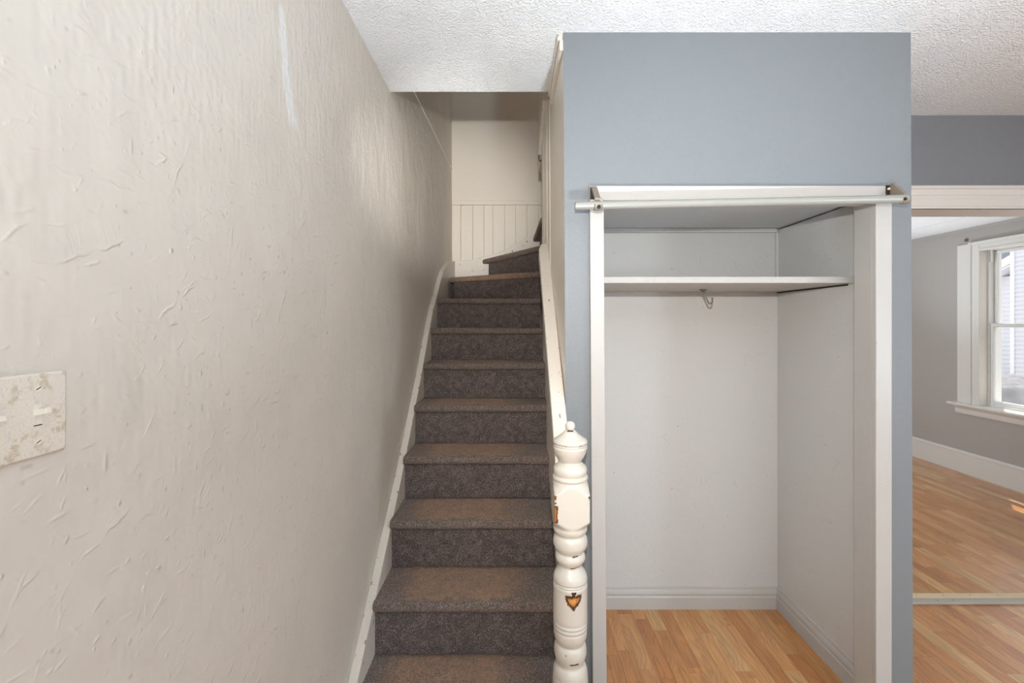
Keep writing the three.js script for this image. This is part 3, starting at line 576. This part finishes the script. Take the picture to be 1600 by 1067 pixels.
// side-room skirting and window
structure('baseboard_room', slabXY([[WX, 0], [WX - 0.02, 0], [WX - 0.02, 0.18], [WX - 0.024, 0.186], [WX - 0.022, 0.196], [WX - 0.010, 0.205], [WX, 0.207]].reverse(), 2.42, 6.0), M.roomTrim);
{
  const Wn = structureGroup('window_1'), yB = EYE - 0.765, yT = EYE + 0.655, dL = 4.165, dR = 3.19;
  const band = (name, x0, x1, y0, y1, a, b, m = M.roomTrim, r = 0.003) => part(name, box(x0, x1, y0, y1, a, b, r), m, Wn);
  band('casing_board', WX - 0.012, WX, yB, EYE + 0.735, 4.268, 4.385);
  // moulded casing in three steps
  band('casing_left', WX - 0.030, WX, yB, EYE + 0.745, 4.238, 4.268, M.roomTrim, 0.008);
  band('casing_left', WX - 0.020, WX, yB, EYE + 0.72, 4.185, 4.238);
  band('casing_left', WX - 0.026, WX, yB, EYE + 0.70, 4.165, 4.185, M.roomTrim, 0.006);
  band('casing_head', WX - 0.030, WX, EYE + 0.715, EYE + 0.745, dR - 0.1, 4.2385, M.roomTrim, 0.008);
  band('casing_head', WX - 0.020, WX, EYE + 0.675, EYE + 0.716, dR - 0.1, 4.186);
  band('casing_head', WX - 0.026, WX, EYE + 0.655, EYE + 0.675, dR - 0.02, 4.1655, M.roomTrim, 0.006);
  band('casing_right', WX - 0.024, WX, yB, EYE + 0.745, dR - 0.11, dR);
  band('stool', WX - 0.072, WX + 0.09, yB - 0.024, yB, dR - 0.16, 4.435, M.roomTrim, 0.008);
  part('apron', slabXY([[WX, yB - 0.102], [WX - 0.014, yB - 0.102], [WX - 0.018, yB - 0.09], [WX - 0.020, yB - 0.055], [WX - 0.034, yB - 0.045], [WX - 0.05, yB - 0.026], [WX, yB - 0.024]].reverse(), dR - 0.13, 4.40), M.roomTrim, Wn);
  // jamb liners and vinyl frame
  band('jamb_left', WX - 0.004, WX + 0.055, yB, yT, dL, 4.176);
  band('jamb_left', WX + 0.050, WX + 0.17, yB, yT, dL - 0.012, 4.176, M.vinyl);
  band('jamb_head', WX - 0.004, WX + 0.17, yT, EYE + 0.666, dR, 4.176);
  band('jamb_right', WX, WX + 0.17, yB, yT, dR - 0.01, dR + 0.018, M.vinyl);
  band('frame_sill', WX + 0.06, WX + 0.17, yB, yB + 0.022, dR, dL, M.vinyl);
  const sash = (x, y0, y1, nm) => {
    const s = subgroup(nm, Wn), a = dR + 0.02, b = dL - 0.012, w = 0.027, t = 0.016;
    part('stile', box(x - t, x + t, y0, y1, b - w, b, 0.004), M.vinyl, s);
    part('stile', box(x - t, x + t, y0, y1, a, a + w, 0.004), M.vinyl, s);
    part('rail', box(x - t, x + t, y1 - w, y1, a + w, b - w, 0.004), M.vinyl, s);
    part('rail', box(x - t, x + t, y0, y0 + w * 1.15, a + w, b - w, 0.004), M.vinyl, s);
    part('pane', box(x - 0.002, x + 0.002, y0 + w * 1.1, y1 - w, a + w, b - w), M.glass, s);
  };
  sash(WX + 0.115, EYE - 0.045, yT - 0.002, 'sash');
  sash(WX + 0.080, yB + 0.022, EYE - 0.01, 'sash');
  band('balance_cover', WX + 0.060, WX + 0.075, EYE + 0.55, yT, dL - 0.028, dL - 0.016, M.vinyl);
}
{
  const n = thing('wall_screw', 'small grey screw head above the corner of the window casing', 'screw', [WX - 0.012, EYE + 0.775, -4.30]);
  part('screw_head', (() => { const g = new THREE.SphereGeometry(0.011, 14, 8, 0, Math.PI * 2, 0, Math.PI / 2); g.rotateZ(Math.PI / 2); return g; })(), M.steel, n);
  part('washer', (() => { const g = cyl(0.015, 0.012, 16); g.rotateZ(Math.PI / 2); g.translate(0.006, 0, 0); return g; })(), M.bronze, n);
}

// ------------------------------------------------------------------ outside the window
structure('ground_outside', box(4.5, 40, -0.7, -0.55, -20, 40), M.ground);
{
  const X = 13, DC = 11.86, H = thing('neighbour_house', 'neighbouring house clad in pale horizontal siding, seen through the window', 'house');
  part('wall', box(X + 0.02, X + 8, -0.55, 6.2, 1, DC), M.siding, H);
  const board = (x0, x1, y, a, b) => { const g = new THREE.BoxGeometry(x1 - x0, 0.112, b - a); g.rotateZ(0); g.translate((x0 + x1) / 2, y + 0.056, -(a + b) / 2); const p = g.attributes.position; for (let i = 0; i < p.count; i++) if (p.getY(i) > y + 0.05 && p.getX(i) < (x0 + x1) / 2) p.setX(i, x1 - 0.002); return g; };
  for (let i = 0; i < 46; i++) part('siding_board', board(X, X + 0.034, -0.5 + i * 0.113, 8.6, DC - 0.09), M.siding, H);
  part('corner_board', box(X - 0.015, X + 0.09, -0.55, 6.2, DC - 0.09, DC + 0.01, 0.004), M.sidingTrim, H);
  part('eave', box(X - 0.5, X + 8, 6.2, 6.4, 0.5, DC + 0.4), M.sidingTrim, H);
  // lower wing behind the corner, gable roof sloping down to the left
  const wing = subgroup('wing', H), wx = 14.2, wd = 14.6;
  part('wall', box(wx + 0.02, wx + 6, -0.55, 2.75, DC + 0.02, wd), M.siding, wing);
  for (let i = 0; i < 26; i++) part('siding_board', board(wx, wx + 0.03, -0.5 + i * 0.125, DC + 0.02, wd), M.siding, wing);
  part('fascia', slabDY([[DC + 0.02, 3.66], [DC + 0.02, 3.42], [wd + 0.6, 1.90], [wd + 0.6, 2.13]].reverse(), wx - 0.35, wx - 0.31), M.sidingTrim, wing);
  part('soffit', slabDY([[DC + 0.02, 3.40], [DC + 0.02, 3.36], [wd + 0.6, 1.84], [wd + 0.6, 1.88]].reverse(), wx - 0.34, wx + 0.3), M.sidingTrim, wing);
  part('roof', slabDY([[DC + 0.02, 6], [DC + 0.02, 3.44], [wd + 0.6, 1.95], [wd + 0.6, 6]].reverse(), wx + 0.32, wx + 6), M.shingle, wing);
}
{
  const g = new THREE.PlaneGeometry(3.2, 3.6, 64, 72); g.rotateX(-Math.PI / 2);
  const p = g.attributes.position, n2 = createNoise2D(rng(5));
  for (let i = 0; i < p.count; i++) {
    const x = p.getX(i), z = p.getZ(i), r = Math.max(Math.abs(x) / 1.6, Math.abs(z) / 1.8), fold = Math.abs(n2(x * 1.3 + 4, z * 1.1)), f2 = Math.abs(n2(x * 3.1, z * 2.7 + 9));
    p.setY(i, (1 - smooth(0.55, 1.0, r)) * 0.74 + (0.14 * (1 - fold) + 0.05 * (1 - f2)) * (1 - smooth(0.9, 1, r)));
  }
  g.computeVertexNormals();
  const t = thing('tarpaulin', 'pale grey crumpled cover heaped outside, seen through the lower pane', 'tarp', [9.4, -0.55, -8.6]);
  part('sheet', g, M.tarp, t);
}

// ------------------------------------------------------------------ added fill lamps out of view, and the camera flash
function fillPanel(name, label, pos, w, h, I, color, rot) {  // flat fill lamp added out of view
  const t = thing(name, label, 'lamp', pos); t.rotation.copy(rot);
  part('lamp_frame', (() => { const g = new RoundedBoxGeometry(w + 0.05, h + 0.05, 0.03, 2, 0.006); g.translate(0, 0, 0.017); return g; })(), M.vinyl, t);
  const glow = mat({ color: '#ffffff', emissive: color, emissiveIntensity: 1.2, roughness: 0.6 });
  part('diffuser', (() => { const g = new THREE.PlaneGeometry(w, h); g.rotateY(Math.PI); g.translate(0, 0, -0.001); return g; })(), glow, t);
  const l = new THREE.RectAreaLight(color, I, w, h); l.position.set(0, 0, -0.006); t.add(l);
  return t;
}
const DOWN = new THREE.Euler(-Math.PI / 2, 0, 0);
function fillGlobe(label, pos, I, base, r = 0.062) {            // added fill lamp, a frosted globe on a foot; pos is the globe's centre
  const t = thing('fill_globe_lamp', label, 'lamp', [pos[0], base, pos[2]]), h = pos[1] - base;
  part('foot', new THREE.LatheGeometry([[0, 0], [0.09, 0], [0.09, 0.012], [0.03, 0.03], [0.012, 0.06], [0.012, h - r - 0.03], [0.03, h - r - 0.015], [0.03, h - r], [0, h - r]].map(([x, y]) => new THREE.Vector2(x, y)), 32), M.steel, t);
  part('globe', (() => { const g = new THREE.SphereGeometry(r, 28, 18); g.translate(0, h, 0); return g; })(), mat({ color: '#ffffff', emissive: FILL_WHITE, emissiveIntensity: 1.5, roughness: 0.5 }), t);
  const l = new THREE.PointLight(FILL_WHITE, I, 0, 2); l.position.set(0, h, 0); l.castShadow = true; l.shadow.radius = r * 45; t.add(l);
}
fillGlobe('globe fill lamp added in the hall, unseen behind the viewpoint', [-0.12, 0.70, 2.5], LIGHT.fillHallGlobe, 0);
fillGlobe('globe fill lamp added on the side room floor, out of sight', [2.3, 1.0, -4.5], LIGHT.fillRoomGlobe, 0);
fillPanel('fill_ceiling_lamp', 'square fill lamp added under the hall ceiling, unseen behind the viewpoint', [1.5, CEIL - 0.035, 1.5], 1.2, 1.2, LIGHT.fillHallCeiling, FILL_WHITE, DOWN);
fillPanel('fill_ceiling_lamp', 'square fill lamp added over the upper flight of stairs, out of view', [0.7, TOP - 0.09, -3.4], 0.5, 0.5, LIGHT.fillUpperStair, new THREE.Color(1, 0.97, 0.93), DOWN);
function fill_uplight(label, pos, I, aim, cone) {  // fill spot added out of view, shaped as a floor can
  const u = thing('fill_uplight', label, 'lamp', pos);
  part('can', new THREE.LatheGeometry([[0, 0], [0.08, 0], [0.08, 0.2], [0.074, 0.2], [0.074, 0.02]].map(([x, y]) => new THREE.Vector2(x, y)), 32), M.dark, u);
  part('lens', (() => { const g = cyl(0.07, 0.006, 32); g.translate(0, 0.185, 0); return g; })(), mat({ color: '#ffffff', emissive: FILL_WHITE, emissiveIntensity: 1.5 }), u);
  const s = new THREE.SpotLight(FILL_WHITE, I, 0, cone, 1, 2); s.position.set(0, 0.205, 0); s.castShadow = true; s.shadow.radius = 3.5; s.target.position.set(...aim); u.add(s, s.target);
}
fill_uplight('floor uplight added to brighten the hall ceiling, unseen behind the viewpoint', [0.5, 0, 0.65], LIGHT.fillHallUp, [0, 2.25, -1.05], 0.72);
fill_uplight('floor uplight added as fill at the back of the hall, unseen behind the viewpoint', [1.7, 0, 1.7], LIGHT.fillHallUpFar, [0, 2.4, 0], 0.9);
fill_uplight('floor uplight added as fill in the side room, out of sight', [2.9, 0, -4.5], LIGHT.fillRoomUp, [0.7, 2.2, 0.2], 0.65);
fillGlobe('large globe fill lamp added in the hall, unseen behind and right of the viewpoint', [2.9, 1.2, 0.6], LIGHT.fillHallSide, 0, 0.22);
{
  const f = thing('camera_flash', 'flash head on the camera, just above the lens', 'flash', [0, EYE + 0.235, 0.10]);
  part('flash_body', (() => { const g = new RoundedBoxGeometry(0.075, 0.055, 0.09, 3, 0.008); g.translate(0, 0, 0.02); return g; })(), M.dark, f);
  part('flash_lens', (() => { const g = new RoundedBoxGeometry(0.065, 0.042, 0.006, 2, 0.002); g.translate(0, 0, -0.027); return g; })(), mat({ color: '#ffffff', emissive: '#ffffff', emissiveIntensity: 1 }), f);
  for (const [I, ang, pen, aim] of [[LIGHT.flashStair, 0.23, 1, [-0.48, 0.80, -4]], [LIGHT.flashCloset, 0.80, 1, [0.75, -0.25, -2]]]) {   // flash split into two beams, shaped to brighten the stairs and the closet
    const s = new THREE.SpotLight(new THREE.Color(1, 0.99, 0.97), I, 0, ang, pen, 2); s.position.set(0, 0, -0.04); s.castShadow = true; s.shadow.radius = 0.9; s.shadow.mapSize.set(2048, 2048);
    s.target.position.set(...aim); f.add(s, s.target);
  }
}
scene.traverse((o) => { if (o.userData.used) delete o.userData.used; });
renderer.render(scene, camera);
